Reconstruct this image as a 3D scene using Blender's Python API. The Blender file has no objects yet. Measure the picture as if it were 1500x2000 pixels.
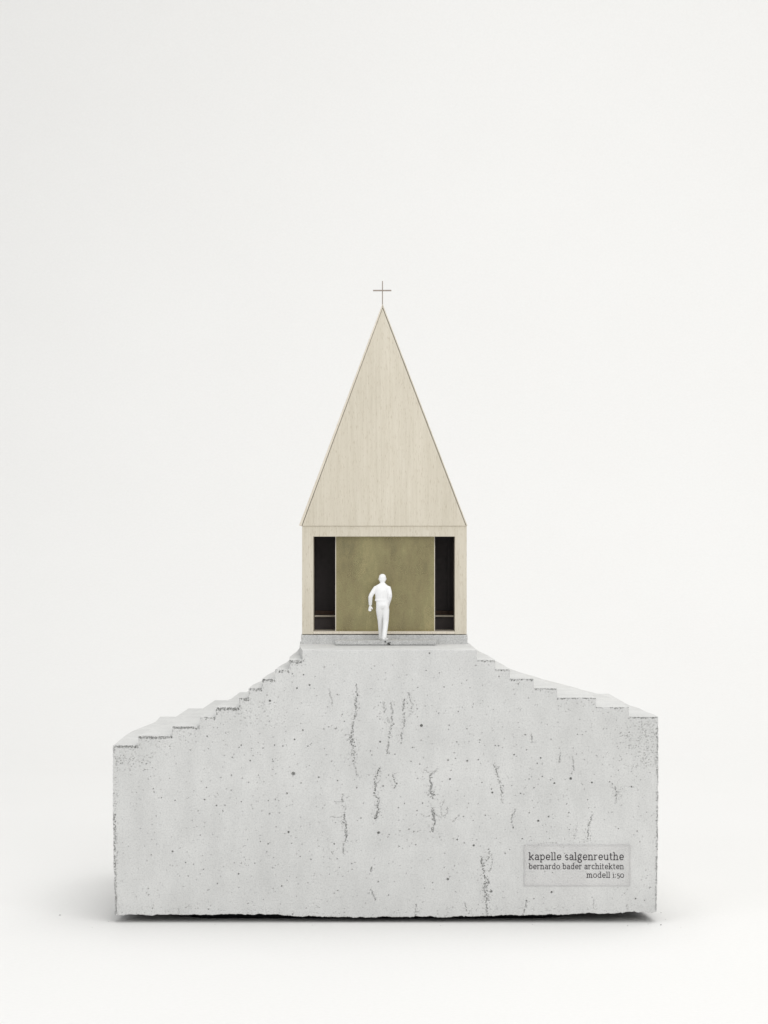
import bpy, bmesh, math, random
import numpy as np
from mathutils import Vector

rng = np.random.default_rng(7)
random.seed(7)
MM = 0.001
scene = bpy.context.scene
C = scene.collection

# ------------------------------------------------------------------ camera
CAM_D, CAM_H = 1400.0, 215.6          # mm from the block's front plane / above the table
cam = bpy.data.cameras.new('camera')
cam.lens = 93.75; cam.sensor_width = 36.0; cam.sensor_fit = 'AUTO'
cam.clip_start = 0.01; cam.clip_end = 50
cam_o = bpy.data.objects.new('camera', cam); C.objects.link(cam_o)
cam_o.location = (0, -CAM_D*MM, CAM_H*MM); cam_o.rotation_euler = (math.radians(90), 0, 0)
scene.camera = cam_o

# ------------------------------------------------------------------ world (dim even studio ambience)
w = bpy.data.worlds.new('World'); scene.world = w; w.use_nodes = True
bg = w.node_tree.nodes['Background']
bg.inputs['Color'].default_value = (0.97, 0.98, 1.0, 1); bg.inputs['Strength'].default_value = 0.48

# ------------------------------------------------------------------ studio lamps
def area(name, loc, target, sx, sy, power, col=(1, 1, 1)):
    l = bpy.data.lights.new(name, 'AREA'); l.shape = 'RECTANGLE'; l.size = sx; l.size_y = sy
    l.energy = power; l.color = col
    o = bpy.data.objects.new(name, l); C.objects.link(o); o.location = loc
    o.rotation_euler = (Vector(target) - Vector(loc)).to_track_quat('-Z', 'Y').to_euler()
    return o
area('softbox_key', (0.85, -1.55, 1.25), (0.05, 0.1, 0.12), 1.7, 1.5, 16.8, (1, 0.99, 0.975))
area('softbox_fill', (-1.25, -1.4, 0.95), (0, 0.1, 0.15), 1.4, 1.4, 8.5, (0.98, 0.99, 1))
area('softbox_top', (0.35, 0.48, 2.0), (0.25, 0.5, 0.0), 2.4, 1.8, 28.5, (1, 0.995, 0.985))

vs = scene.view_settings
vs.view_transform = 'Standard'; vs.look = 'None'; vs.exposure = 0.0; vs.gamma = 1.0
vs.use_curve_mapping = False

# ------------------------------------------------------------------ helpers
def tag(o, label=None, cat=None, group=None, kind=None):
    if label: o['label'] = label
    if cat: o['category'] = cat
    if group: o['group'] = group
    if kind: o['kind'] = kind
    return o

def empty(name, loc=(0, 0, 0)):
    o = bpy.data.objects.new(name, None); C.objects.link(o)
    o.location = Vector(loc)*MM; o.empty_display_size = 0.01
    return o

def link_mesh(name, verts, faces, mat, parent=None, smooth=False, origin=(0, 0, 0)):
    """verts in mm (scene coordinates); origin in mm"""
    ox, oy, oz = origin
    me = bpy.data.meshes.new(name)
    me.from_pydata([((x-ox)*MM, (y-oy)*MM, (z-oz)*MM) for x, y, z in verts], [], faces)
    me.validate(); me.update()
    bm = bmesh.new(); bm.from_mesh(me)
    bmesh.ops.recalc_face_normals(bm, faces=bm.faces); bm.to_mesh(me); bm.free()
    if smooth:
        me.polygons.foreach_set('use_smooth', [True]*len(me.polygons))
    me.materials.append(mat)
    o = bpy.data.objects.new(name, me); C.objects.link(o)
    o.location = Vector(origin)*MM
    if parent:
        o.parent = parent
        o.location = (Vector(origin)*MM) - parent.location
    return o

def prism(poly, y0, y1):
    """extrude an (x,z) outline from y0 to y1"""
    n = len(poly)
    v = [(x, y0, z) for x, z in poly] + [(x, y1, z) for x, z in poly]
    f = [tuple(range(n)), tuple(range(2*n-1, n-1, -1))]
    f += [(i, (i+1) % n, n+(i+1) % n, n+i) for i in range(n)]
    return v, f

def box(x0, x1, y0, y1, z0, z1):
    return prism([(x0, z0), (x1, z0), (x1, z1), (x0, z1)], y0, y1)

def join(*vf):
    V, F = [], []
    for v, f in vf:
        b = len(V); V += v; F += [tuple(i+b for i in q) for q in f]
    return V, F

def bevel(o, wdt=0.12, seg=2):
    m = o.modifiers.new('bevel', 'BEVEL'); m.width = wdt*MM; m.segments = seg; m.limit_method = 'ANGLE'
    m.angle_limit = math.radians(40)
    return o

# ------------------------------------------------------------------ materials
def new_mat(name):
    m = bpy.data.materials.new(name); m.use_nodes = True
    nt = m.node_tree; b = nt.nodes['Principled BSDF']
    return m, nt, b
def node(nt, t, **kw):
    n = nt.nodes.new(t)
    for k, v in kw.items(): setattr(n, k, v)
    return n
def coords(nt, scale=(1, 1, 1)):
    g = node(nt, 'ShaderNodeNewGeometry'); mp = node(nt, 'ShaderNodeMapping')
    mp.inputs['Scale'].default_value = scale
    nt.links.new(g.outputs['Position'], mp.inputs['Vector'])
    return mp.outputs['Vector']
def noise(nt, vec, scale, detail=4, rough=0.55):
    n = node(nt, 'ShaderNodeTexNoise'); n.inputs['Scale'].default_value = scale
    n.inputs['Detail'].default_value = detail; n.inputs['Roughness'].default_value = rough
    nt.links.new(vec, n.inputs['Vector']); return n.outputs['Fac']
def ramp(nt, fac, stops):
    r = node(nt, 'ShaderNodeValToRGB'); nt.links.new(fac, r.inputs['Fac'])
    e = r.color_ramp.elements
    while len(e) < len(stops): e.new(0.5)
    for k, (p, c) in enumerate(stops):
        e[k].position = p; e[k].color = (c[0], c[1], c[2], 1)
    return r.outputs['Color']
def mixc(nt, fac, a, b, mode='MIX'):
    m = node(nt, 'ShaderNodeMix', data_type='RGBA', blend_type=mode)
    for sock, v in ((m.inputs[0], fac), (m.inputs[6], a), (m.inputs[7], b)):
        if hasattr(v, 'node'): nt.links.new(v, sock)
        else: sock.default_value = v if isinstance(v, (int, float)) else (*v, 1)
    return m.outputs[2]
def bump(nt, b, height, strength, dist):
    bn = node(nt, 'ShaderNodeBump'); bn.inputs['Strength'].default_value = strength
    bn.inputs['Distance'].default_value = dist
    nt.links.new(height, bn.inputs['Height']); nt.links.new(bn.outputs['Normal'], b.inputs['Normal'])

def concrete():
    m, nt, b = new_mat('concrete')
    v = coords(nt)
    big = ramp(nt, noise(nt, v, 16, 5, 0.6), [(0.3, (0.605, 0.606, 0.592)), (0.5, (0.638, 0.639, 0.625)), (0.72, (0.668, 0.667, 0.652))])
    mid = ramp(nt, noise(nt, coords(nt, (1, 1, 0.45)), 75, 6, 0.65), [(0.3, (0.90, 0.90, 0.90)), (0.6, (1.0, 1.0, 1.0))])
    fine = ramp(nt, noise(nt, v, 1250, 3, 0.75), [(0.30, (0.80, 0.80, 0.80)), (0.5, (1, 1, 1)), (0.72, (1.07, 1.07, 1.07))])
    c = mixc(nt, 1.0, big, mid, 'MULTIPLY'); c = mixc(nt, 0.85, c, fine, 'MULTIPLY')
    at = node(nt, 'ShaderNodeAttribute', attribute_name='sand_shade')      # sandy streaks bare of cement paste, shade painted into voids, darker slabs
    c = mixc(nt, at.outputs['Fac'], c, (0.22, 0.22, 0.215))
    nt.links.new(c, b.inputs['Base Color'])
    b.inputs['Roughness'].default_value = 0.85; b.inputs['Specular IOR Level'].default_value = 0.25
    bump(nt, b, noise(nt, v, 1500, 4, 0.7), 0.35, 0.0003)
    return m
M_CON = concrete()

def wood(name, base, dark, light):
    m, nt, b = new_mat(name)
    g = coords(nt, (1, 1, 0.035))
    fine = noise(nt, g, 900, 5, 0.7)
    col = ramp(nt, fine, [(0.25, dark), (0.5, base), (0.8, light)])
    wide = ramp(nt, noise(nt, coords(nt, (1, 1, 0.12)), 70, 4, 0.6), [(0.3, (0.92, 0.915, 0.90)), (0.65, (1.02, 1.02, 1.02))])
    col = mixc(nt, 1.0, col, wide, 'MULTIPLY')
    pores = ramp(nt, noise(nt, coords(nt, (1, 1, 0.16)), 2300, 2, 0.5), [(0.30, (0.80, 0.77, 0.72)), (0.42, (1, 1, 1))])
    col = mixc(nt, 0.8, col, pores, 'MULTIPLY')
    nt.links.new(col, b.inputs['Base Color'])
    b.inputs['Roughness'].default_value = 0.62; b.inputs['Specular IOR Level'].default_value = 0.3
    bump(nt, b, fine, 0.12, 0.0001)
    return m
M_WOOD = wood('pale_plywood', (0.655, 0.605, 0.502), (0.59, 0.54, 0.437), (0.71, 0.663, 0.562))
M_EDGE = wood('plywood_edge', (0.73, 0.67, 0.57), (0.65, 0.59, 0.49), (0.80, 0.75, 0.66))
M_BENCH = wood('brown_wood', (0.17, 0.11, 0.08), (0.12, 0.08, 0.06), (0.22, 0.15, 0.11))

def brass():
    m, nt, b = new_mat('brass')
    v = coords(nt)
    n1 = noise(nt, coords(nt, (1, 1, 0.4)), 75, 7, 0.7)
    col = ramp(nt, n1, [(0.28, (0.27, 0.245, 0.145)), (0.44, (0.37, 0.322, 0.182)), (0.54, (0.40, 0.362, 0.20)), (0.74, (0.57, 0.49, 0.27))])
    sp = ramp(nt, noise(nt, v, 1600, 3, 0.7), [(0.3, (0.80, 0.80, 0.78)), (0.65, (1.08, 1.07, 1.05))])
    col = mixc(nt, 1.0, col, sp, 'MULTIPLY')
    nt.links.new(col, b.inputs['Base Color']); b.inputs['Metallic'].default_value = 1.0
    r = node(nt, 'ShaderNodeMapRange'); r.inputs['To Min'].default_value = 0.18; r.inputs['To Max'].default_value = 0.42
    nt.links.new(noise(nt, v, 90, 4, 0.6), r.inputs['Value']); nt.links.new(r.outputs['Result'], b.inputs['Roughness'])
    bump(nt, b, noise(nt, coords(nt, (1, 1, 0.2)), 200, 5, 0.6), 0.22, 0.0004)
    return m
M_BRASS = brass()

def plain(name, col, rough=0.6, spec=0.3, var=0.05, scale=400):
    m, nt, b = new_mat(name)
    lo = tuple(x*(1-var) for x in col); hi = tuple(min(1, x*(1+var)) for x in col)
    nt.links.new(ramp(nt, noise(nt, coords(nt), scale, 3), [(0.3, lo), (0.7, hi)]), b.inputs['Base Color'])
    b.inputs['Roughness'].default_value = rough; b.inputs['Specular IOR Level'].default_value = spec
    return m
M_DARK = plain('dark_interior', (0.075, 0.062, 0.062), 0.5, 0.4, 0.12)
M_WHITE = plain('white_plastic', (0.90, 0.90, 0.90), 0.5, 0.35, 0.015)
M_INK = plain('grey_ink', (0.035, 0.03, 0.035), 0.6, 0.2, 0.1)
M_WIRE = plain('dull_brass_wire', (0.30, 0.255, 0.215), 0.5, 0.4, 0.1)
M_GLUE = plain('dark_glue', (0.03, 0.028, 0.026), 0.4, 0.4, 0.2)

def paper():
    m, nt, b = new_mat('white_paper')
    v = coords(nt)
    c = ramp(nt, noise(nt, v, 2.5, 4, 0.6), [(0.3, (0.780, 0.774, 0.757)), (0.7, (0.795, 0.790, 0.774))])
    f = ramp(nt, noise(nt, v, 420, 4, 0.75), [(0.3, (0.965, 0.965, 0.963)), (0.7, (1.0, 1.0, 1.0))])
    nt.links.new(mixc(nt, 1.0, c, f, 'MULTIPLY'), b.inputs['Base Color'])
    b.inputs['Roughness'].default_value = 0.9; b.inputs['Specular IOR Level'].default_value = 0.1
    return m
M_PAPER = paper()

def acrylic():
    m = bpy.data.materials.new('clear_acrylic'); m.use_nodes = True
    nt = m.node_tree; nt.nodes.clear()
    out = node(nt, 'ShaderNodeOutputMaterial')
    tr = node(nt, 'ShaderNodeBsdfTransparent'); tr.inputs['Color'].default_value = (1.0, 0.998, 0.999, 1)
    gl = node(nt, 'ShaderNodeBsdfGlossy'); gl.inputs['Roughness'].default_value = 0.12
    lw = node(nt, 'ShaderNodeLayerWeight'); lw.inputs['Blend'].default_value = 0.5
    pw = node(nt, 'ShaderNodeMath', operation='POWER'); pw.inputs[1].default_value = 4.0
    ad = node(nt, 'ShaderNodeMath', operation='MULTIPLY_ADD'); ad.inputs[1].default_value = 0.55; ad.inputs[2].default_value = 0.01
    mx = node(nt, 'ShaderNodeMixShader')
    nt.links.new(lw.outputs['Facing'], pw.inputs[0]); nt.links.new(pw.outputs[0], ad.inputs[0])
    nt.links.new(ad.outputs[0], mx.inputs[0]); nt.links.new(tr.outputs[0], mx.inputs[1]); nt.links.new(gl.outputs[0], mx.inputs[2])
    nt.links.new(mx.outputs[0], out.inputs['Surface'])
    return m
M_ACR = acrylic()

# ------------------------------------------------------------------ seamless paper sweep: table and backdrop in one sheet
prof = [(-2600, 0), (-1200, 0), (0, 0), (700, 0), (850, 0)]
R = 900.0
for k in range(1, 25):
    a = math.radians(90*k/24); prof.append((850+R*math.sin(a), R-R*math.cos(a)))
prof.append((850+R, 2600))
xs = [-2200, -700, 0, 700, 2200]
V = [(x, y, z) for (y, z) in prof for x in xs]
F = [(r*5+c, r*5+c+1, (r+1)*5+c+1, (r+1)*5+c) for r in range(len(prof)-1) for c in range(4)]
bd = link_mesh('backdrop', V, F, M_PAPER, smooth=True)
tag(bd, 'seamless white paper sweep under and behind the model', kind='structure')

# ------------------------------------------------------------------ the concrete base
PX = 0.2688                                   # mm per photograph pixel on the block's front plane
def fx(px): return (px-750)*PX
def fz(py): return CAM_H-(py-1000)*PX
ROWS = 24
S = 5.0/ROWS
XL = -142.5
NX = int(round((144.1-XL)/S)); XR = XL+NX*S
NB = 427                                      # rows below the lowest terrace
ZB = 93.0-NB*S
LEV = [93.0+5*k for k in range(11)]
def col(px): return int(round((fx(px)-XL)/S))
RL = [0]+[col(p) for p in (270, 336, 390.4, 421.2, 467.4, 485.6, 511.7, 537.4, 564.6, 590)]     # left riser columns, level k starts here
RR = {10: col(931), 9: col(967), 8: col(995.4), 7: col(1042.4), 6: col(1088), 5: col(1164), 4: col(1228), 3: NX}  # right ends
lev = np.zeros(NX, int)
for k in range(11): lev[RL[k]:] = k
for k in range(9, 2, -1): lev[RR[k+1]:RR[k]] = k
top = NB+ROWS*lev                                # rows in each column of cells
NZ = NB+10*ROWS

# --- depth field of the front face, made of many small air voids
depth = np.zeros((NX+1, NZ+1)); sand_shade_grid = np.zeros((NX+1, NZ+1))
def pit(x, z, r, d, wv=0.0, pw=4):
    i0, i1 = int((x-r-XL)/S), int((x+r-XL)/S)+2
    j0, j1 = int((z-r-ZB)/S), int((z+r-ZB)/S)+2
    i0, j0 = max(i0, 0), max(j0, 0); i1, j1 = min(i1, NX+1), min(j1, NZ+1)
    if i0 >= i1 or j0 >= j1: return
    xx = XL+np.arange(i0, i1)[:, None]*S-x; zz = ZB+np.arange(j0, j1)[None, :]*S-z
    q = np.clip(1-((xx*xx+zz*zz)/(r*r))**(pw/2), 0, 1)
    depth[i0:i1, j0:j1] = np.maximum(depth[i0:i1, j0:j1], d*q)
    if wv: sand_shade_grid[i0:i1, j0:j1] = np.maximum(sand_shade_grid[i0:i1, j0:j1], wv*(q > 0))

def crop(ox, oy, sc, pts): return [(ox+a/sc, oy+b/sc, max(r, 3)/sc) for a, b, r in pts]
big = []
big += crop(600, 1500, 3.75, [(85,68,6),(222,93,4),(363,145,5),(556,133,6),(522,475,10),(393,368,5),(808,77,5),(1045,82,7),(845,258,5),(712,260,4),(667,292,4),(805,312,5),(893,352,5),(1145,355,4),(1355,180,6),(1435,130,4),(1280,107,4),(1098,525,6),(1220,568,8),(780,468,5),(795,563,5),(601,488,4),(197,557,6),(1030,815,9),(1330,842,7),(1350,905,8),(28,670,5),(1305,347,4),(1450,625,5),(596,932,4),(327,700,4),(180,617,4)])
big += crop(200, 1500, 3.75, [(1398,42,14),(1352,187,7),(1363,470,8),(762,143,5),(378,177,5),(432,218,5),(748,233,6),(835,275,6),(897,273,4),(716,493,4),(513,612,7),(1213,556,5),(1157,540,4),(997,777,6),(1313,865,6),(842,847,4),(740,743,4),(610,693,4),(1071,105,4),(945,55,4),(943,163,3),(1215,240,4),(1266,230,4),(1448,648,4),(1392,1065,5),(372,153,3),(531,238,3),(1017,248,3)])
big += crop(600, 1290, 4.6875, [(22,225,9),(460,320,8),(1045,597,13),(793,583,7),(668,745,9),(592,865,5),(580,830,4),(1290,913,8),(1358,897,5),(1465,920,6),(1370,745,6),(950,925,5),(1300,595,5),(1382,468,5),(1010,1080,6),(1305,1087,8),(105,1070,7),(1253,243,6),(320,495,4),(350,683,5),(340,558,4),(255,625,4),(665,537,5),(917,393,5),(1007,443,4),(953,440,5),(932,312,5),(860,757,6),(275,313,4),(278,1100,5),(225,922,4),(965,797,4),(1030,950,4),(803,858,4)])
big += crop(900, 1300, 3.75, [(280,80,4),(420,135,5),(85,305,4),(45,463,4),(475,508,5),(482,617,5),(390,653,6),(585,677,6),(47,698,7),(128,690,5),(560,717,4),(660,540,4),(805,828,10),(685,862,7),(960,857,7),(1110,868,4),(1090,853,4),(1250,888,6),(500,832,5),(597,813,4),(657,838,4),(536,896,4),(437,937,4),(155,857,4),(225,905,5),(231,931,7),(180,1097,5),(502,1078,5),(567,1137,8),(643,1107,6),(791,1078,5),(1155,1195,4),(384,1188,6),(20,1107,4),(278,588,5),(252,586,4),(140,545,4)])
big += crop(200, 1240, 3.571, [(1357,372,6),(1168,460,8),(1397,665,6),(1340,730,6),(1200,770,5),(967,770,5),(953,785,4),(1120,790,4),(905,855,4),(1030,878,5),(1190,882,4),(1433,777,5),(730,707,5),(1403,278,5),(1325,272,4),(900,978,4)])
big += crop(1000, 1600, 4.839, [(250,15,7),(97,185,7),(375,690,10),(1168,752,8),(1253,770,5),(12,82,6),(207,752,4)])
big += [(839, 1276, 1.6), (880, 1270, 1.4), (593, 1291, 0.9)]
for px, py, r in big:
    rr = max(r*PX*1.02, 0.34)
    pit(fx(px), fz(py), rr, min(2.6*rr, 2.2)*rng.uniform(0.85, 1.15), 0.30)  # last value paints shade into the colour inside each void
for _ in range(1500):                          # scattered pin holes
    px, py = rng.uniform(222, 1284), rng.uniform(1290, 1785)
    if 1020 < px < 1234 and 1645 < py < 1733 and rng.random() < 0.7: continue
    rr = rng.choice([0.2, 0.24, 0.31, 0.42], p=[.45, .35, .15, .05])
    pit(fx(px), fz(py), rr, rng.uniform(0.3, 1.0))

veins = [   # (points, half width px, strength)
 ([(694,1336),(698,1358),(695,1385),(692,1405),(688,1425)],2.0,.8),([(688,1425),(687,1440),(690,1465),(690,1490)],3.4,.9),([(690,1490),(697,1510),(703,1519)],1.6,.6),
 ([(765,1372),(764,1405),(765,1415),(761,1430),(758,1460),(757,1472)],1.8,.7),([(749,1370),(752,1392)],2.2,.5),([(755,1400),(762,1413)],2.5,.4),
 ([(788,1365),(788,1400),(788,1418),(783,1435),(783,1450)],1.8,.8),([(795,1352),(804,1375),(803,1390),(800,1400)],2.0,.5),
 ([(740,1500),(739,1518),(734,1530),(733,1550)],2.6,1),([(733,1550),(737,1565),(738,1580),(734,1600)],3.0,1),
 ([(768,1512),(770,1522),(774,1532),(771,1540)],1.6,.9),
 ([(841,1510),(842,1530),(843,1545),(841,1558)],2.8,1),([(843,1545),(847,1560)],3.6,.9),([(828,1503),(838,1510),(841,1514)],2.0,.5),([(856,1500),(848,1508),(842,1514)],2.2,.5),
 ([(845,1578),(847,1590),(846,1605),(845,1625)],2.4,1),([(848,1590),(862,1597),(873,1590),(876,1575)],1.6,.5),([(862,1594),(861,1575),(868,1565)],1.5,.4),([(884,1606),(896,1592)],1.2,.5),
 ([(668,1550),(671,1570),(672,1590)],2.6,.7),([(672,1590),(675,1615),(677,1635)],2.4,.9),([(677,1635),(671,1648),(672,1668)],1.3,.8),([(673,1594),(660,1597),(645,1596)],1.6,.5),([(671,1567),(652,1566)],1.8,.4),([(672,1560),(685,1555)],1.8,.35),
 ([(940,1673),(945,1690),(946,1715)],2.2,.9),([(946,1712),(948,1740),(951,1760)],4.0,.9),([(951,1757),(951,1787)],2.2,.8),([(955,1658),(955,1675),(950,1682)],1.0,.7),([(960,1668),(962,1685),(957,1702)],1.3,.6),([(951,1757),(960,1742)],1.8,.8),
 ([(727,1693),(725,1702)],1.3,1),([(724,1735),(728,1745),(733,1758)],1.2,.8),([(813,1765),(812,1787)],1.8,.7),([(908,1762),(912,1778),(916,1783)],1.0,.6),
 ([(963,1493),(969,1505),(971,1515),(977,1530),(979,1550)],1.5,.8),([(975,1497),(970,1506)],1.4,.6),([(979,1550),(982,1568)],1.6,.6),
 ([(1038,1433),(1039,1452)],1.3,.6),([(1096,1470),(1093,1490)],1.6,.6),([(1118,1478),(1120,1505)],1.5,.6),
 ([(1202,1536),(1205,1552),(1204,1570)],1.7,.8),([(1213,1540),(1206,1552)],2.2,.4),
 ([(1158,1590),(1150,1612),(1147,1640)],1.3,.7),([(1126,1608),(1122,1640)],1.8,.4),([(1006,1580),(999,1600),(1002,1616)],1.1,.6),
 ([(1028,1757),(1028,1770),(1021,1786)],1.0,.9),([(642,1345),(648,1365),(649,1380)],1.3,.5),([(1160,1757),(1158,1780)],1.0,.4),([(1224,1768),(1224,1782)],1.2,.5),
 ([(300,1762),(301,1775)],1.2,.3),([(348,1775),(349,1785)],1.2,.35),([(385,1763),(386,1775)],1.0,.35),([(1050,1650),(1070,1646),(1085,1647)],1.4,.35),([(1140,1645),(1152,1643)],1.5,.35)]
for pts, wd, st in veins:
    P = np.array(pts, float); seg = np.hypot(*np.diff(P, axis=0).T); L = seg.sum(); cum = np.concatenate([[0], np.cumsum(seg)])
    for strand in range(1+int(wd > 2.1)+int(wd > 2.9)+int(wd > 3.5)):
        t0, t1 = (0, L) if strand == 0 else sorted(rng.uniform(0, L, 2))
        off = rng.normal(0, wd*0.5) if strand else 0.0; t = t0; gap = 0
        while t < t1:
            off = off*0.90+rng.normal(0, 0.30*wd); t += rng.uniform(0.5, 1.3)
            if gap > 0: gap -= 1; continue
            if rng.random() < 0.16: gap = rng.integers(1, 5)
            x = np.interp(t, cum, P[:, 0])+off+rng.normal(0, 0.35*wd); y = np.interp(t, cum, P[:, 1])+rng.normal(0, .4)
            q = st*rng.uniform(0.35, 1.1)
            pit(fx(x), fz(y), rng.choice([0.21, 0.26, 0.33, 0.45], p=[.40, .33, .20, .07]), 1.4*q, 0.26*q, 3)
    for _ in range(int(L*0.7*st)):            # loose sand grains around the streak
        t = rng.uniform(0, L)
        pit(fx(np.interp(t, cum, P[:, 0])+rng.normal(0, wd*1.8+1.5)), fz(np.interp(t, cum, P[:, 1])+rng.normal(0, 3)), 0.23, rng.uniform(0.2, 0.7)*st, 0.15*st)

def speckle(x0, x1, y0, y1, n, st, falloff=None):
    for _ in range(n):
        px, py = rng.uniform(x0, x1), rng.uniform(y0, y1)
        if falloff and rng.random() > falloff(px, py): continue
        pit(fx(px), fz(py), rng.choice([0.21, 0.26, 0.34, 0.44], p=[.35, .35, .2, .1]), 1.25*st*rng.uniform(0.3, 1.0), 0.30*st*rng.uniform(.2, 1), 3)
stepsL = [(221,270,1455,1.0),(270,336,1437,.9),(336,390,1418,1.0),(390,421,1400,.45),(421,467,1382,1.0),(467,486,1363,.9),(486,512,1343.6,.9),(512,537,1326,.9),(537,565,1308,.5),(565,590,1290,.8)]
for a, b, y, st in stepsL:
    W = b-a
    speckle(a, b, y, y+5, int(W*1.3*st), 1.2*st)
    for _ in range(int(W*0.55*st)): pit(fx(rng.uniform(a, b)), fz(rng.uniform(y+1, y+6)), rng.uniform(0.28, 0.55), rng.uniform(0.6, 1.6), 0.35*rng.random(), 3)
    speckle(a, b, y+2, y+32, int(W*1.6*st), 0.55*st, lambda px, py, y=y: math.exp(-(py-y)/13))
    speckle(a-1, a+3, y, y+18, int(9*st), 0.8*st)
for a, b, y, st in [(931,967,1289,.45),(967,995,1307,.6),(995,1042,1325,.8),(1042,1088,1343.6,.75),(1088,1164,1361,1.1),(1164,1228,1379,1.0),(1228,1286,1399,.8)]:
    W = b-a
    speckle(a, b, y, y+4, int(W*1.6*st), 1.2*st)
    for _ in range(int(W*0.25*st)): pit(fx(rng.uniform(a, b)), fz(rng.uniform(y+1, y+5)), rng.uniform(0.24, 0.45), rng.uniform(0.5, 1.7), 0.35*rng.random(), 3)
    speckle(a, b, y+2, y+28, int(W*0.9*st), 0.5*st, lambda px, py, y=y: math.exp(-(py-y)/12))
speckle(1195, 1286, 1408, 1500, 700, 0.55, lambda px, py: math.exp(-((px-1285)/45)**2)*0.8+0.35*math.exp(-((px-1225)/22)**2-((py-1445)/18)**2))
speckle(1190, 1260, 1490, 1560, 70, 0.35)
speckle(221, 300, 1475, 1510, 260, 0.6, lambda px, py: math.exp(-(py-1470)/18))
speckle(290, 480, 1430, 1500, 260, 0.35, lambda px, py: math.exp(-((py-(1535-px*0.27))/22)**2))
speckle(470, 560, 1370, 1420, 120, 0.4)
speckle(220.5, 225, 1590, 1787, 230, 1.0); speckle(221, 230, 1480, 1787, 130, 0.5)
speckle(1282.5, 1286, 1410, 1785, 260, 0.9)
speckle(230, 1280, 1770, 1788, 260, 0.4)
speckle(560, 600, 1255, 1300, 60, 0.5)

# gentle unevenness of the shuttered face
def vnoise1(n, step, amp):
    k = int(n/step)+3; p = rng.normal(0, 1, k)
    t = np.arange(n)/step; i = t.astype(int); f = t-i; f = f*f*(3-2*f)
    return amp*(p[i]*(1-f)+p[i+1]*f)
def vnoise2(nx, nz, step, amp):
    p = rng.normal(0, 1, (int(nx/step)+3, int(nz/step)+3))
    tx = np.arange(nx)/step; i = tx.astype(int); f = (tx-i); f = (f*f*(3-2*f))[:, None]
    tz = np.arange(nz)/step; j = tz.astype(int); g = (tz-j); g = (g*g*(3-2*g))[None, :]
    I, J = i[:, None], j[None, :]
    return amp*((p[I, J]*(1-f)+p[I+1, J]*f)*(1-g)+(p[I, J+1]*(1-f)+p[I+1, J+1]*f)*g)
depth = np.clip(depth+np.abs(vnoise2(NX+1, NZ+1, 60, 0.06))+np.abs(vnoise2(NX+1, NZ+1, 3, 0.02)), 0, 2.4)

used = np.arange(NZ)[None, :] < top[:, None]     # cells
vu = np.zeros((NX+1, NZ+1), bool)
vu[:-1, :-1] |= used; vu[1:, :-1] |= used; vu[:-1, 1:] |= used; vu[1:, 1:] |= used
X = np.repeat((XL+np.arange(NX+1)*S)[:, None], NZ+1, 1); Z = np.repeat((ZB+np.arange(NZ+1)*S)[None, :], NX+1, 0)
# broken lower arris
xn = XL+np.arange(NX+1)*S; pxn = 750+xn/PX
botpx = np.interp(pxn, [220, 235, 300, 400, 470, 560, 590, 700, 900, 1000, 1080, 1180, 1250, 1286], [1789, 1788, 1787, 1786, 1786, 1788, 1790, 1791, 1790, 1787, 1786, 1784, 1782, 1781])
bot = fz(botpx)+vnoise1(NX+1, 50, 0.20)+vnoise1(NX+1, 16, 0.16)+vnoise1(NX+1, 5, 0.10)+vnoise1(NX+1, 2, 0.05)
wz = np.clip(1-np.arange(NZ+1)*S/10, 0, 1)**2
Z = Z+wz[None, :]*(bot-ZB)[:, None]
# worn vertical arrises, drawn in slightly towards the bottom
zt = np.clip(1-np.arange(NZ+1)*S/70, 0, 1)
el = 1.3*zt**2.5+np.abs(vnoise1(NZ+1, 10, 0.16))+np.abs(vnoise1(NZ+1, 3, 0.10))
er = 1.0*zt**2+np.abs(vnoise1(NZ+1, 10, 0.12))+np.abs(vnoise1(NZ+1, 3, 0.09))
wl = np.clip(1-(xn-XL)/8, 0, 1)**2; wr = np.clip(1-(XR-xn)/8, 0, 1)**2
X = X+wl[:, None]*el[None, :]-wr[:, None]*er[None, :]
Yf = depth.copy()
Yf[:, 0] += np.abs(rng.normal(0, 0.35, NX+1))
BACKSTRIP = 2.6

idx = -np.ones((NX+1, NZ+1), int); idx[vu] = np.arange(vu.sum())
verts = [np.stack([X[vu], Yf[vu], Z[vu]], 1)]; faces = []; sand_shade_v = [sand_shade_grid[vu]]
nv = int(vu.sum())
ci, cj = np.nonzero(used)
faces.append(np.stack([idx[ci, cj], idx[ci+1, cj], idx[ci+1, cj+1], idx[ci, cj+1]], 1))
def add_v(arr):
    global nv
    arr = np.asarray(arr, float).reshape(-1, 3); verts.append(arr); sand_shade_v.append(np.zeros(len(arr)))
    i = np.arange(nv, nv+len(arr)); nv += len(arr); return i
def strip(a, b): faces.append(np.stack([a[:-1], a[1:], b[1:], b[:-1]], 1))
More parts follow.
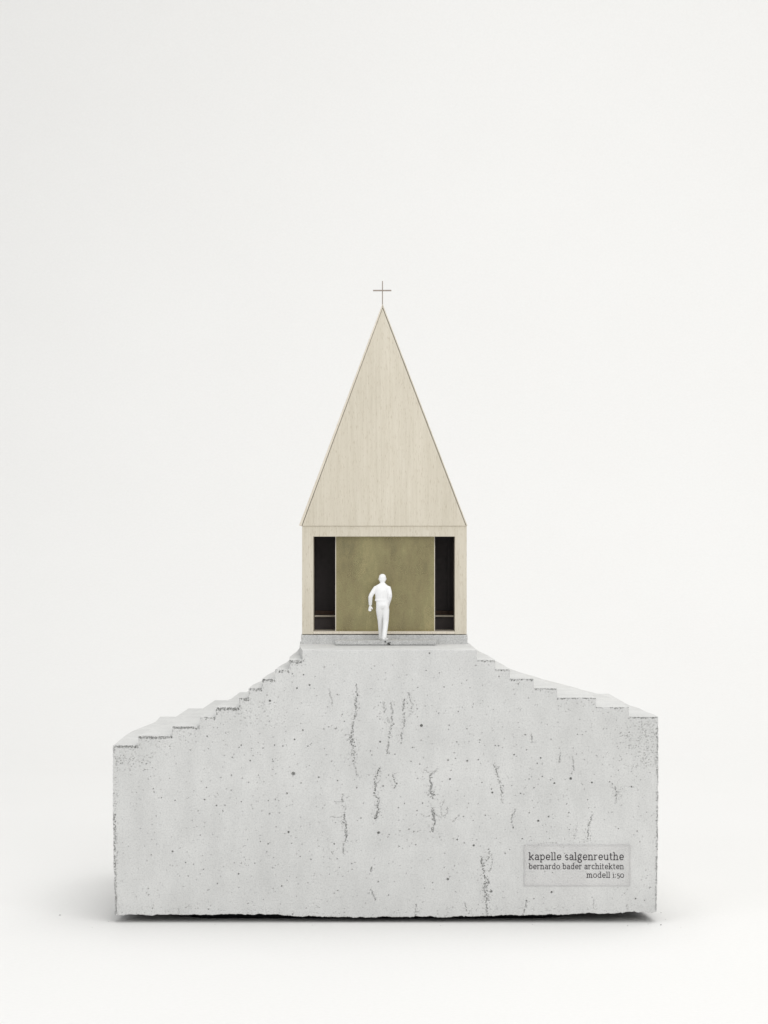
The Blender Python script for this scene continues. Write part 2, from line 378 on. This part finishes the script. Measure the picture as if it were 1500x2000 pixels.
# front edges turning back: terraces, risers, sides, underside
runs = [(RL[k], RL[k+1], k) for k in range(10)]+[(RL[10], RR[10], 10)]+[(RR[k+1], RR[k], k) for k in range(9, 2, -1)]
for a, b, k in runs:
    r = NB+ROWS*k; i = idx[a:b+1, r]
    ex = X[a:b+1, r].copy(); ez = np.full(b-a+1, LEV[k])
    strip(i, add_v(np.stack([ex, np.full(b-a+1, BACKSTRIP), ez], 1)))
def side_x(right, z):
    t = np.clip(1-(np.asarray(z)-ZB)/70, 0, 1)
    return XR-0.35-1.0*t**2 if right else XL+0.35+1.3*t**2.5
def vstrip(c, r0, r1, xb):
    i = idx[c, r0:r1+1]
    xa = side_x(0 if c == 0 else 1, Z[c, r0:r1+1]) if xb is None else np.full(r1-r0+1, xb)
    strip(i, add_v(np.stack([xa, np.full(r1-r0+1, BACKSTRIP), Z[c, r0:r1+1]], 1)))
vstrip(0, 0, NB, None); vstrip(NX, 0, NB+3*ROWS, None)
for k in range(1, 11): vstrip(RL[k], NB+ROWS*(k-1), NB+ROWS*k, XL+RL[k]*S)
for k in range(10, 3, -1): vstrip(RR[k], NB+ROWS*(k-1), NB+ROWS*k, XL+RR[k]*S)
b1 = add_v(np.stack([xn, np.full(NX+1, 9.0), bot+0.8+rng.normal(0, .2, NX+1)], 1)); strip(idx[:, 0], b1)
b2 = add_v(np.stack([xn*0.93, np.full(NX+1, 17.0), np.full(NX+1, 5.4)], 1)); strip(b1, b2)

# terraces running back: contour lines in plan
YMAX = 200.0
ys = np.concatenate([[BACKSTRIP], np.arange(6, YMAX+0.1, 4)]); NY = len(ys)
def cont(pts):
    p = np.array(pts, float); t = np.interp(ys, p[:, 0], p[:, 1])
    q = t.copy()
    for _ in range(6): q[1:-1] = (q[:-2]+2*q[1:-1]+q[2:])/4
    q[0] = t[0]; return q
xc = lambda c: XL+c*S
CL = [cont([(0,XL+.35),(60,XL+.6),(92,-141),(120,-137.7),(155,-133.5),(200,-134)]),
      cont([(0,xc(RL[1])),(60,-125.5),(130,-119.6),(200,-117)]), cont([(0,xc(RL[2])),(60,-109.5),(128,-104),(200,-101)]),
      cont([(0,xc(RL[3])),(60,-95),(122,-88.5),(200,-86)]), cont([(0,xc(RL[4])),(50,-86),(120,-77),(200,-74)]),
      cont([(0,xc(RL[5])),(50,-74.5),(120,-69),(200,-67)]), cont([(0,xc(RL[6])),(31,-70.4),(66,-67),(120,-63),(200,-61)]),
      cont([(0,xc(RL[7])),(35,-62.8),(72,-60),(120,-57),(200,-56)]), cont([(0,xc(RL[8])),(42,-55.4),(77,-52.7),(130,-51.5),(200,-51)]),
      cont([(0,xc(RL[9])),(30,-50.6),(55,-49.7),(87,-48.4),(140,-48.2),(200,-48)]), cont([(0,xc(RL[10])),(25,-44.4),(60,-46.2),(90,-46.8),(200,-46.8)])]
CR = {3: cont([(0,XR-.35),(21,143.6),(47,140.5),(70,140.2),(90,136.6),(200,133)]), 4: cont([(0,xc(RR[4])),(86,125),(122,119.8),(156,113.5),(200,107)]),
      5: cont([(0,xc(RR[5])),(40,110.5),(82,107.5),(132,99.4),(180,91),(200,88)]), 6: cont([(0,xc(RR[6])),(50,90),(94,87),(157,77.7),(200,73)]),
      7: cont([(0,xc(RR[7])),(50,75.5),(92,71),(142,66.5),(200,62)]), 8: cont([(0,xc(RR[8])),(50,64.3),(94,61.5),(150,57),(200,55)]),
      9: cont([(0,xc(RR[9])),(50,56),(99,52.4),(200,50)]), 10: cont([(0,xc(RR[10])),(25,47.7),(53,46.3),(100,46.4),(200,46.4)])}
def warp_y(x):
    t = np.clip((x+140)/285, 0, 1); f = 1-0.10*t
    return BACKSTRIP+(ys-BACKSTRIP)*f
def line(x, z): return add_v(np.stack([x, warp_y(x), np.full(NY, z)], 1))
for k in range(10): strip(line(CL[k], LEV[k]), line(CL[k+1], LEV[k]))
strip(line(CL[10], LEV[10]), line(CR[10], LEV[10]))
for k in range(9, 2, -1): strip(line(CR[k+1], LEV[k]), line(CR[k], LEV[k]))
for k in range(1, 11): strip(line(CL[k], LEV[k-1]), line(CL[k], LEV[k]))
for k in range(10, 3, -1): strip(line(CR[k], LEV[k-1]), line(CR[k], LEV[k]))
zsL = [5.0, 12, 20, 30, 40, 55, LEV[0]]; zsR = zsL[:-1]+[LEV[3]]
for za, zb_ in zip(zsL[:-1], zsL[1:]): strip(line(CL[0]+side_x(0, za)-XL-.35, za), line(CL[0]+side_x(0, zb_)-XL-.35, zb_))
for za, zb_ in zip(zsR[:-1], zsR[1:]): strip(line(CR[3]+side_x(1, za)-XR+.35, za), line(CR[3]+side_x(1, zb_)-XR+.35, zb_))
edge = [(CL[k], k) for k in range(11)]; 
def back(xa, xb, k):
    ya, yb = warp_y(np.array([xa]*NY))[-1], warp_y(np.array([xb]*NY))[-1]
    a = add_v([(xa, ya, 5.4), (xb, yb, 5.4)]); b = add_v([(xa, ya, LEV[k]), (xb, yb, LEV[k])]); strip(a, b)
for k in range(10): back(CL[k][-1], CL[k+1][-1], k)
back(CL[10][-1], CR[10][-1], 10)
for k in range(9, 2, -1): back(CR[k+1][-1], CR[k][-1], k)
u = add_v([(XL+22, 25, 5.4), (XR-22, 25, 5.4)]); v_ = add_v([(XL+22, 175, 5.4), (XR-22, 160, 5.4)])

allv = np.concatenate(verts)*MM; allf = np.concatenate(faces)
me = bpy.data.meshes.new('body')
me.vertices.add(len(allv)); me.vertices.foreach_set('co', allv.ravel())
me.loops.add(allf.size); me.loops.foreach_set('vertex_index', allf.ravel().astype(np.int32))
me.polygons.add(len(allf)); me.polygons.foreach_set('loop_start', np.arange(0, allf.size, 4, dtype=np.int32))
me.polygons.foreach_set('loop_total', np.full(len(allf), 4, np.int32))
me.update(calc_edges=True)
at = me.attributes.new('sand_shade', 'FLOAT', 'POINT'); at.data.foreach_set('value', np.concatenate(sand_shade_v).astype(np.float32))
me.materials.append(M_CON)
base = empty('concrete_base', (0, 100, 0))
tag(base, 'pitted grey cast concrete block with stepped terraces on both shoulders, carrying the little chapel', 'model base')
body = bpy.data.objects.new('body', me); C.objects.link(body); body.parent = base; body.location = (0, -0.1, 0)

def rough_box(name, x0, x1, y0, y1, z0, z1, cell, amp, parent, darken=0.14):
    """cast slab with a slightly crumbly surface"""
    nx, ny, nz = [max(1, int(round((b-a)/c))) for a, b, c in ((x0, x1, cell), (y0, y1, cell*4), (z0, z1, cell))]
    bm = bmesh.new(); cache = {}
    def vert(i, j, k):
        if (i, j, k) not in cache:
            edge_n = (i in (0, nx))+(j in (0, ny))+(k in (0, nz))
            a = amp*(2.2 if edge_n > 1 else 1)
            d = [abs(random.gauss(0, a)) for _ in range(3)]
            p = [x0+(x1-x0)*i/nx, y0+(y1-y0)*j/ny, z0+(z1-z0)*k/nz]
            for q, (ii, nn) in enumerate(((i, nx), (j, ny), (k, nz))):
                if q == 2 and ii == 0: continue
                if ii == 0: p[q] += d[q]
                elif ii == nn: p[q] -= d[q]
            cache[(i, j, k)] = bm.verts.new([v*MM for v in p])
        return cache[(i, j, k)]
    for (n1, n2, fn) in ((nx, nz, lambda a, b: (a, 0, b)), (nx, nz, lambda a, b: (a, ny, b)), (ny, nz, lambda a, b: (0, a, b)), (ny, nz, lambda a, b: (nx, a, b)), (nx, ny, lambda a, b: (a, b, nz))):
        for a in range(n1):
            for b in range(n2):
                bm.faces.new([vert(*fn(a, b)), vert(*fn(a+1, b)), vert(*fn(a+1, b+1)), vert(*fn(a, b+1))])
    bmesh.ops.recalc_face_normals(bm, faces=bm.faces)
    me = bpy.data.meshes.new(name); bm.to_mesh(me); bm.free(); me.materials.append(M_CON)
    at = me.attributes.new('sand_shade', 'FLOAT', 'POINT')
    at.data.foreach_set('value', np.clip(rng.normal(darken, 0.14, len(me.vertices)), 0, .7).astype(np.float32))  # random darker tone, mean set per slab
    o = bpy.data.objects.new(name, me); C.objects.link(o); o.parent = parent; o.location = -parent.location
    return o
M_SHADE_PAD = plain('shade_pad_black', (0.02, 0.02, 0.022), 0.95, 0.1, 0.2)  # near-black so the gap below the block reads darker
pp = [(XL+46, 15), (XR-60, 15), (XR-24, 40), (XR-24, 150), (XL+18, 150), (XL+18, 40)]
link_mesh('shade_pad', [(x, y, 0.05) for x, y in pp]+[(x, y, 5.2) for x, y in pp], [tuple(range(6)), tuple(range(11, 5, -1))]+[(i, (i+1) % 6, 6+(i+1) % 6, 6+i) for i in range(6)], M_SHADE_PAD, base, origin=(0, 100, 0))  # added pad, not a known part; deepens the shade under the block
rough_box('plinth', -45.7, 46.0, 67, 186, 142.9, 148.0, 0.45, 0.05, base)
rough_box('entrance_step', -26.6, 28.5, 51, 67.2, 143.35, 145.6, 0.42, 0.06, base, 0.24)

# ------------------------------------------------------------------ the chapel model
FY = 68.0
PC = PX*(CAM_D+FY)/CAM_D
def hx(px): return (px-750)*PC
def hz(py): return CAM_H-(py-1000)*PC
ch = empty('chapel_model', (0, FY, 148.0))
tag(ch, 'pale wooden chapel model with steep gable, brass entrance panel and thin cross', 'building model')
xl, xr = hx(590), hx(911.5); zb, ze = 148.3, hz(1027)
ol, orr, ot, of = hx(612), hx(888.5), hz(1048), hz(1233.6)
YB = 180.0
fw = join(prism([(xl, zb), (ol, zb), (ol, ze), (xl, ze)], FY, FY+2), prism([(orr, zb), (xr, zb), (xr, ze), (orr, ze)], FY, FY+2), prism([(ol, ot), (orr, ot), (orr, ze), (ol, ze)], FY, FY+2))
bevel(link_mesh('front_wall', *fw, M_WOOD, ch, origin=(0, FY, zb)), 0.08, 1)
fl = link_mesh('floor_slab', *box(ol+.03, orr-.03, FY-0.25, FY+60, zb+0.12, of), M_EDGE, ch, origin=(0, FY, zb)); bevel(fl, 0.1, 1)
link_mesh('side_wall', *box(xl, xl+2, FY+2, YB, zb, ze), M_WOOD, ch, origin=(xl, FY, zb))
link_mesh('side_wall', *box(xr-2, xr, FY+2, YB, zb, ze), M_WOOD, ch, origin=(xr, FY, zb))
link_mesh('back_wall', *box(xl+2, xr-2, YB-2, YB, zb, ze), M_WOOD, ch, origin=(0, YB, zb))
# porch lining of pale wood as deep as the floor that shows
PY = 93.0
link_mesh('porch_lining', *box(xl+2.05, ol, FY+2.05, PY, of, ze-1), M_WOOD, ch, origin=(ol, FY, zb))
link_mesh('porch_lining', *box(orr, xr-2.05, FY+2.05, PY, of, ze-1), M_WOOD, ch, origin=(orr, FY, zb))
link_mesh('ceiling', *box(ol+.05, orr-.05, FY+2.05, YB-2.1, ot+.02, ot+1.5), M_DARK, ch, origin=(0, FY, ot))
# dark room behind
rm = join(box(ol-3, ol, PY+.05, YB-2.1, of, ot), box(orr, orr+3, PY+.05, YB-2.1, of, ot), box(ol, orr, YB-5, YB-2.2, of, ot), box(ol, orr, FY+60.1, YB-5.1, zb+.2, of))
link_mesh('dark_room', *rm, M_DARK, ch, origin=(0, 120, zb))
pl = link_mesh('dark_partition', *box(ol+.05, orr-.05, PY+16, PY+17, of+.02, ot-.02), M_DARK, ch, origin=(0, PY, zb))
for s in (-1, 1):
    a, b = (ol+.05, hx(657)) if s < 0 else (hx(847), orr-.05)
    zt = CAM_H-(1201.5-1000)*PX*(CAM_D+PY)/CAM_D
    bn = link_mesh('bench', *box(a, b, PY, PY+1.0, zt-1.0, zt), M_EDGE, ch, origin=((a+b)/2, PY, zb)); bevel(bn, 0.1, 1)
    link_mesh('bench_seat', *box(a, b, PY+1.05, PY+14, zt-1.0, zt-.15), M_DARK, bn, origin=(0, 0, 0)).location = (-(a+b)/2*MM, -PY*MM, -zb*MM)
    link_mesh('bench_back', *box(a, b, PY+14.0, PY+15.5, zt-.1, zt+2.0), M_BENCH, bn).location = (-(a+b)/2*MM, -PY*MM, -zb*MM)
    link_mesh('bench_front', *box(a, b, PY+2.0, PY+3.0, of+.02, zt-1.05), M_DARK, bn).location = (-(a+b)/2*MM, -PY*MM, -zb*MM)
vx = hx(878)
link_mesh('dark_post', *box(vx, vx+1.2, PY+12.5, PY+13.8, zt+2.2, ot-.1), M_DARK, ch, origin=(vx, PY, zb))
# brass panel standing in the opening
BY = 75.0; kb = (CAM_D+BY)/(CAM_D)*PX
bxl, bxr = (656.5-750)*kb, (848-750)*kb
bp = link_mesh('brass_panel', *box(bxl, bxr, BY, BY+1.2, of+.02, ot-.02), M_BRASS, ch, origin=(0, BY, of))
for a, b in ((bxl-.42, bxl-.01), (bxr+.01, bxr+.42)):
    e = link_mesh('edge_strip', *box(a, b, BY-.15, BY+1.4, of+.02, ot-.02), M_EDGE, bp); e.location = (0, -BY*MM, -of*MM)
# gable board, a little proud of the wall
GY = FY-0.7; kg = PX*(CAM_D+GY)/CAM_D
def gx(px): return (px-750)*kg
def gz(py): return CAM_H-(py-1000)*kg
A = (gx(747.3), gz(602)); BL = (gx(590.0), gz(1027.2)); BR = (gx(910.0), gz(1027.2))
g = link_mesh('gable', *prism([BL, BR, A], GY, FY+1.3), M_WOOD, ch, origin=(0, GY, BL[1])); bevel(g, 0.12, 1)
link_mesh('rear_gable', *prism([(BL[0]+.5, BL[1]+.8), (BR[0]-.5, BR[1]+.8), (A[0], A[1]-1)], YB-2, YB), M_WOOD, ch, origin=(0, YB, BL[1]))
def slope(p, q, gap, th, nsign):
    d = Vector((q[0]-p[0], q[1]-p[1])).normalized(); n = Vector((-d.y, d.x))*nsign
    i0, i1 = Vector(p)+n*gap, Vector(q)+n*gap; o0, o1 = i0+n*th, i1+n*th
    return [tuple(i0), tuple(i1), tuple(o1), tuple(o0)]
lp = slope((A[0], A[1]+.3), (BL[0]-.30, BL[1]-.2), 0.07, 1.40, -1)
rp = slope((A[0], A[1]+.3), (BR[0]+.1, BR[1]-.1), 0.20, 0.62, 1)
apex = (A[0]-0.05, A[1]+2.6)
lp[3] = apex; rp[3] = (apex[0]+.02, apex[1]); rp[0] = (lp[0][0]+.22, rp[0][1])
for poly in (lp, rp):
    r = link_mesh('roof_sheet', *prism(poly, GY-0.15, YB+0.6), M_EDGE if poly is lp else M_WOOD, ch, origin=(0, GY, BL[1])); bevel(r, 0.08, 1)
# cross
cx = gx(747.0)
cr = link_mesh('cross', *box(cx-.27, cx+.27, GY+.4, GY+.9, gz(600), gz(548.5)), M_WIRE, ch, origin=(cx, GY, gz(600)))
cb = link_mesh('crossbar', *box(gx(728.5), gx(764.5), GY+.32, GY+.98, gz(568.6), gz(566.0)), M_WIRE, cr); cb.location = (-cx*MM, -GY*MM, -gz(600)*MM)

# ------------------------------------------------------------------ the white scale figure (built in real metres, then 1:50)
def tube(path, n=20):
    """path: (x,y,z,rx,ry[,rotz]) rings roughly perpendicular to the local direction"""
    V, F = [], []
    P = [Vector(p[:3]) for p in path]
    for i, p in enumerate(path):
        t = (P[min(i+1, len(P)-1)]-P[max(i-1, 0)]).normalized()
        u = Vector((1, 0, 0)); u = (u-t*u.dot(t))
        if u.length < 0.2: u = Vector((0, 1, 0))-t*t.y
        u.normalize(); w_ = t.cross(u)
        for k in range(n):
            a = 2*math.pi*k/n
            q = P[i]+u*p[3]*math.cos(a)+w_*p[4]*math.sin(a); V.append(tuple(q))
    m = len(path)
    for i in range(m-1):
        for k in range(n):
            F.append((i*n+k, i*n+(k+1) % n, (i+1)*n+(k+1) % n, (i+1)*n+k))
    F.append(tuple(range(n-1, -1, -1))); F.append(tuple(range((m-1)*n, m*n)))
    return V, F
def ball(c, r, n=16):
    V, F = [], []
    path = []
    for i in range(1, n):
        a = math.pi*i/n; path.append((c[0], c[1], c[2]-r[2]*math.cos(a), r[0]*math.sin(a), r[1]*math.sin(a)))
    return tube(path, 20)
bits = []
# trunk (jacket), slight slouch
bits.append(tube([(-.02,.0,1.075,.150,.110),(-.025,.0,1.10,.172,.126),(-.028,-.005,1.18,.168,.122),(-.03,-.01,1.28,.178,.128),(-.02,-.012,1.38,.188,.130),(-.008,-.005,1.46,.190,.116),(0,.0,1.505,.160,.095),(.0,.008,1.55,.095,.078),(0,.01,1.585,.068,.066)]))
bits.append(tube([(-.03,.0,1.085,.178,.132),(-.03,.0,1.10,.181,.134),(-.03,.0,1.125,.176,.128)]))          # jacket hem
# neck and head
bits.append(tube([(0,.01,1.48,.066,.066),(0,.02,1.56,.058,.060),(0,.03,1.62,.055,.058)]))
bits.append(ball((0,.045,1.695), (.095,.110,.115)))
bits.append(ball((0,.085,1.645), (.060,.062,.062)))     # jaw
bits.append(ball((0,.150,1.675), (.016,.022,.026)))     # nose
bits.append(ball((-.097,.04,1.685), (.012,.026,.036))); bits.append(ball((.097,.04,1.685), (.012,.026,.036)))   # ears
bits.append(tube([(-.052,.12,1.712,.020,.02),(0,.137,1.716,.022,.022),(.052,.12,1.712,.020,.02)]))             # brow
bits.append(tube([(-.026,.132,1.622,.008,.008),(0,.139,1.622,.010,.010),(.026,.132,1.622,.008,.008)]))          # mouth
bits.append(tube([(-.0,.0,1.60,.070,.055),(0,-.005,1.65,.092,.074),(0,.01,1.72,.101,.098),(0,.03,1.78,.086,.090),(0,.04,1.812,.045,.048)]))  # short hair
# collar
bits.append(tube([(0,.005,1.515,.082,.078),(0,.01,1.55,.073,.073)]))
# left arm hanging, elbow out
bits.append(tube([(-.120,.0,1.45,.068,.075),(-.185,-.005,1.425,.074,.076),(-.245,-.02,1.35,.063,.066),(-.305,-.035,1.255,.060,.060),(-.330,-.03,1.19,.060,.060),(-.334,.01,1.08,.053,.055),(-.332,.045,.985,.046,.048),(-.332,.05,.965,.042,.044)]))
bits.append(tube([(-.332,.045,.985,.032,.028),(-.334,.06,.94,.030,.024),(-.338,.065,.90,.040,.024),(-.342,.07,.865,.043,.022)]))    # palm
for q, (dx, ln) in enumerate(((-.034, .062), (-.012, .074), (.010, .078), (.030, .070))):
    x0 = -.342+dx
    bits.append(tube([(x0,.068,.872,.0105,.0105),(x0-.003,.082,.872-ln*.55,.0105,.0105),(x0-.003,.068,.872-ln*.98,.0095,.0095),(x0-.001,.045,.872-ln*.86,.0085,.0085)], 10))
bits.append(tube([(-.312,.062,.925,.013,.013),(-.288,.055,.895,.0135,.0135),(-.276,.05,.868,.012,.012),(-.272,.046,.848,.0095,.0095)], 10))   # thumb, out from the side of the palm
# right arm, hand in the trouser pocket
bits.append(tube([(.105,.0,1.45,.068,.075),(.165,-.005,1.425,.076,.076),(.190,-.03,1.35,.062,.066),(.205,-.06,1.26,.060,.060),(.205,-.055,1.21,.060,.060),(.190,-.005,1.12,.053,.054),(.168,.045,1.04,.048,.046),(.150,.07,.985,.050,.036),(.142,.085,.93,.044,.028)]))
# hips and legs
bits.append(tube([(-.01,.0,1.12,.150,.105),(-.005,-.008,1.03,.172,.122),(0,-.014,.96,.176,.126),(.0,-.006,.90,.150,.105),(.0,.0,.86,.08,.07)]))
bits.append(tube([(-0.082,-0.008,0.950,0.092,0.110),(-0.078,0.020,0.820,0.101,0.098),(-0.066,0.075,0.660,0.088,0.085),(-0.056,0.115,0.530,0.077,0.074),(-0.050,0.150,0.380,0.070,0.068),(-0.046,0.195,0.220,0.062,0.062),(-0.042,0.225,0.105,0.062,0.064),(-0.042,0.230,0.070,0.057,0.060)]))
bits.append(tube([(0.088,-0.008,0.950,0.090,0.112),(0.092,0.000,0.820,0.099,0.100),(0.094,-0.005,0.660,0.088,0.088),(0.092,-0.010,0.530,0.079,0.078),(0.080,-0.040,0.380,0.073,0.070),(0.062,-0.085,0.220,0.066,0.064),(0.050,-0.115,0.100,0.066,0.066),(0.048,-0.118,0.060,0.062,0.062)]))
# shoes: left straight ahead, right turned out
bits.append(tube([(-.042,.165,.036,.030,.034),(-.042,.19,.045,.043,.045),(-.045,.27,.045,.047,.045),(-.05,.36,.034,.050,.034),(-.052,.41,.026,.034,.024)]))
bits.append(tube([(.012,-.165,.036,.030,.034),(.026,-.148,.045,.042,.045),(.066,-.09,.045,.046,.045),(.116,-.03,.034,.048,.034),(.142,.0,.026,.032,.024)]))
V, F = join(*bits)
fme = bpy.data.meshes.new('person'); fme.from_pydata(V, [], F); fme.update()
bm = bmesh.new(); bm.from_mesh(fme); bmesh.ops.recalc_face_normals(bm, faces=bm.faces); bm.to_mesh(fme); bm.free()
fme.materials.append(M_WHITE)
person = bpy.data.objects.new('person', fme); C.objects.link(person)
person.location = ((747-750)*PX*1.041*MM, 57.5*MM, 145.45*MM)
person.scale = (0.0199, 0.0199, 0.0199)
rm_ = person.modifiers.new('remesh', 'REMESH'); rm_.mode = 'VOXEL'; rm_.voxel_size = 0.0062; rm_.use_smooth_shade = True
sm = person.modifiers.new('smooth', 'SMOOTH'); sm.factor = 0.5; sm.iterations = 3
tag(person, 'white figurine in jacket and trousers, seen from behind, one hand in pocket', 'figurine')
# crumbs of glue where the figurine's rear shoe is fixed
gv = []
for px, py, y, r in ((752.5, 1253.3, 50.7, .42), (757.5, 1257.0, 50.6, .34), (760.5, 1258.0, 50.6, .45), (762.0, 1254.5, 50.8, .22), (759, 1255.5, 50.8, .2)):
    k = PX*(CAM_D+y)/CAM_D; c = ((px-750)*k, y, CAM_H-(py-1000)*k)
    vv, ff = ball(c, (r*1.1, .3, r*0.8), 5)
    gv.append(([(a+random.gauss(0, .06), b, d+random.gauss(0, .06)) for a, b, d in vv], ff))
gl = link_mesh('glue_spot', *join(*gv), M_GLUE, base); gl.location = -base.location
gl['label'] = 'small dark glue crumbs on the step edge under the figurine'

# ------------------------------------------------------------------ name plate with printed lettering
def arc(cx, cy, rx, ry, a0, a1, n=12):
    return [(cx+rx*math.cos(math.radians(a0+(a1-a0)*i/n)), cy+ry*math.sin(math.radians(a0+(a1-a0)*i/n))) for i in range(n+1)]
AS, DE = 1.42, -0.42
def sf(x, y, l=.20, r=.20): return [(x-l, y), (x+r, y)]
G = {}
stem = lambda x, y0, y1: [(x, y0), (x, y1)]
arch = lambda x0, x1: [(x0, .62)]+arc((x0+x1)/2+.02, .66, (x1-x0)/2-.02, .28, 150, 0, 8)+[(x1, 0)]
G['n'] = ([stem(.2,0,.97), arch(.2,.68), sf(.2,.05), sf(.68,.05), sf(.2,.94,.20,.0)], .92)
G['h'] = ([stem(.2,0,AS), arch(.2,.68), sf(.2,.05), sf(.68,.05), sf(.2,AS-.05,.20,.0)], .92)
G['m'] = ([stem(.2,0,.97), arch(.2,.62), arch(.62,1.04), sf(.2,.05), sf(.62,.05,.1,.1), sf(1.04,.05), sf(.2,.94,.20,.0)], 1.28)
G['r'] = ([stem(.2,0,.97), [(.2,.55)]+arc(.46,.62,.26,.31,165,55,6), sf(.2,.05,.13,.17), sf(.2,.94,.20,.0)], .68)
G['u'] = ([[(.2,.95)]+[(.2,.36)]+arc(.42,.33,.22,.28,180,320,8)+[(.68,.3)], stem(.68,0,.97), sf(.2,.94,.14,0), sf(.68,.94,.14,0), sf(.68,.05,0,.14)], .92)
G['l'] = ([stem(.22,0,AS), sf(.22,.05), sf(.22,AS-.05,.20,0)], .44)
G['i'] = ([stem(.22,0,.97), sf(.22,.05), sf(.22,.94,.20,0), [(.2,1.2),(.2,1.38)]], .44)
G['t'] = ([[(.24,1.3),(.24,.26)]+arc(.42,.24,.18,.19,180,300,6), [(.06,.93),(.52,.93)]], .6)
G['k'] = ([stem(.2,0,AS), [(.24,.46),(.68,.93)], [(.38,.58),(.74,.05)], sf(.2,.05), sf(.2,AS-.05,.20,0), sf(.7,.94,.12,.12), sf(.74,.05,.08,.14)], .92)
G['a'] = ([arc(.38,.66,.26,.29,150,20,8)+[(.63,.6),(.63,.08)], sf(.63,.05,0,.16), arc(.37,.30,.22,.25,70,-30,12)[::-1][:0]+[(.63,.56),(.4,.55)]+arc(.37,.30,.22,.25,90,320,12)+[(.63,.2)]], .84)
G['e'] = ([[(.16,.5),(.74,.5)]+arc(.45,.5,.29,.45,0,325,18)], .86)
G['o'] = ([arc(.46,.5,.32,.45,0,360,22)], .92)
G['c'] = ([arc(.46,.5,.31,.45,45,318,16)], .8)
G['s'] = ([arc(.36,.71,.21,.24,30,270,10)+arc(.36,.25,.22,.22,90,-150,10)[1:]], .7)
G['p'] = ([stem(.2,DE,.97), arc(.46,.5,.28,.45,150,-150,16), sf(.2,DE+.05,.13,.16), sf(.2,.94,.20,0)], .88)
G['b'] = ([stem(.2,.04,AS), arc(.46,.5,.28,.45,150,-150,16), sf(.2,AS-.05,.20,0)], .88)
G['d'] = ([stem(.68,0,AS), arc(.42,.5,.28,.45,30,330,16), sf(.68,.05,0,.14), sf(.68,AS-.05,.20,0)], .9)
G['g'] = ([arc(.4,.66,.23,.29,0,360,16), [(.52,.9),(.66,.97),(.78,.95)], [(.26,.42),(.2,.26),(.3,.14),(.58,.10)]+arc(.44,-.17,.29,.26,55,-200,14)+[(.26,.12)]], .84)
G['1'] = ([stem(.24,0,.97), sf(.24,.05,.15,.15), [(.24,.92),(.06,.84)]], .46)
G[':'] = ([[(.17,.06),(.17,.24)], [(.17,.72),(.17,.90)]], .34)
G['5'] = ([[(.62,.93),(.24,.93),(.22,.58)]+arc(.36,.23,.28,.34,115,-130,12)], .76)
G['0'] = ([arc(.42,.5,.32,.45,0,360,22)], .84)
G[' '] = ([], .42)
def lettering(text, x0, x1, zbase, xh, yy, lwid, parent):
    tot = sum(G[c][1] for c in text); ks = (x1-x0)/(tot-.12)
    V, F = [], []; cur = -0.06; n = 0
    for c in text:
        for st in G[c][0]:
            P = [Vector((x0+(cur+p[0])*ks, zbase+p[1]*xh)) for p in st]
            wd = lwid*(1.35 if c in 'i:' and len(st) == 2 and abs(st[0][1]-st[1][1]) < .2 and st[0][0] == st[1][0] else 1)
            if len(st) == 2 and st[0][1] == st[1][1]: wd = lwid*.95
            L = []; Rr = []
            for i, p in enumerate(P):
                t = (P[min(i+1, len(P)-1)]-P[max(i-1, 0)]).normalized(); m = Vector((-t.y, t.x))*wd/2
                L.append(p+m); Rr.append(p-m)
            b = len(V); y = yy+0.0015*n; n = (n+1) % 12
            V += [(q.x, y, q.y) for q in L]+[(q.x, y, q.y) for q in Rr]; k = len(P)
            F += [(b+i, b+i+1, b+k+i+1, b+k+i) for i in range(k-1)]
        cur += G[c][1]
    o = link_mesh('lettering', V, F, M_INK, parent); o.location = -parent.location
    return o
plate = link_mesh('name_plate', *box(fx(1023.5), fx(1230.5), -0.75, -0.1, fz(1730), fz(1649.5)), M_ACR, origin=(fx(1127), 0, fz(1690)))
tag(plate, 'clear acrylic plate with three lines of grey lettering on the lower right of the concrete', 'name plate')
M_FROST = plain('frosted_acrylic_edge', (0.58, 0.57, 0.57), 0.4, 0.4, 0.05)
plate.data.materials.append(M_FROST)
bevel(plate, 0.16, 1).modifiers['bevel'].material = 1
lettering('kapelle salgenreuthe', fx(1033), fx(1218.5), fz(1679.8), 10.6*PX, -0.075, 1.75*PX, plate)
lettering('bernardo bader architekten', fx(1033), fx(1218.5), fz(1697.6), 8.3*PX, -0.075, 1.3*PX, plate)
lettering('modell 1:50', fx(1146), fx(1218.5), fz(1714.4), 8.3*PX, -0.075, 1.3*PX, plate)

# ------------------------------------------------------------------ concrete crumbs on the paper
cv = []
for px, py, r in ((117, 1788, .5), (1291, 1783, .35), (1226, 1808, .35), (1266, 1805, .3), (1291, 1807, .5), (1300, 1796, .25), (212, 1800, .3), (420, 1806, .22), (610, 1807, .25), (860, 1808, .22), (1040, 1806, .25), (180, 1812, .2), (1330, 1812, .2)):
    dist = CAM_H/((py-1000)*PX/CAM_D)
    c = ((px-750)*PX*dist/CAM_D, dist-CAM_D, r*.5)
    vv, ff = ball(c, (r, r, r*.7), 5)
    cv.append(([(a+random.gauss(0, r*.15), b+random.gauss(0, r*.15), max(.01, d+random.gauss(0, r*.1))) for a, b, d in vv], ff))
tag(link_mesh('concrete_crumbs', *join(*cv), M_CON), 'tiny grey concrete crumbs lying on the white paper around the block', 'crumbs', kind='stuff')
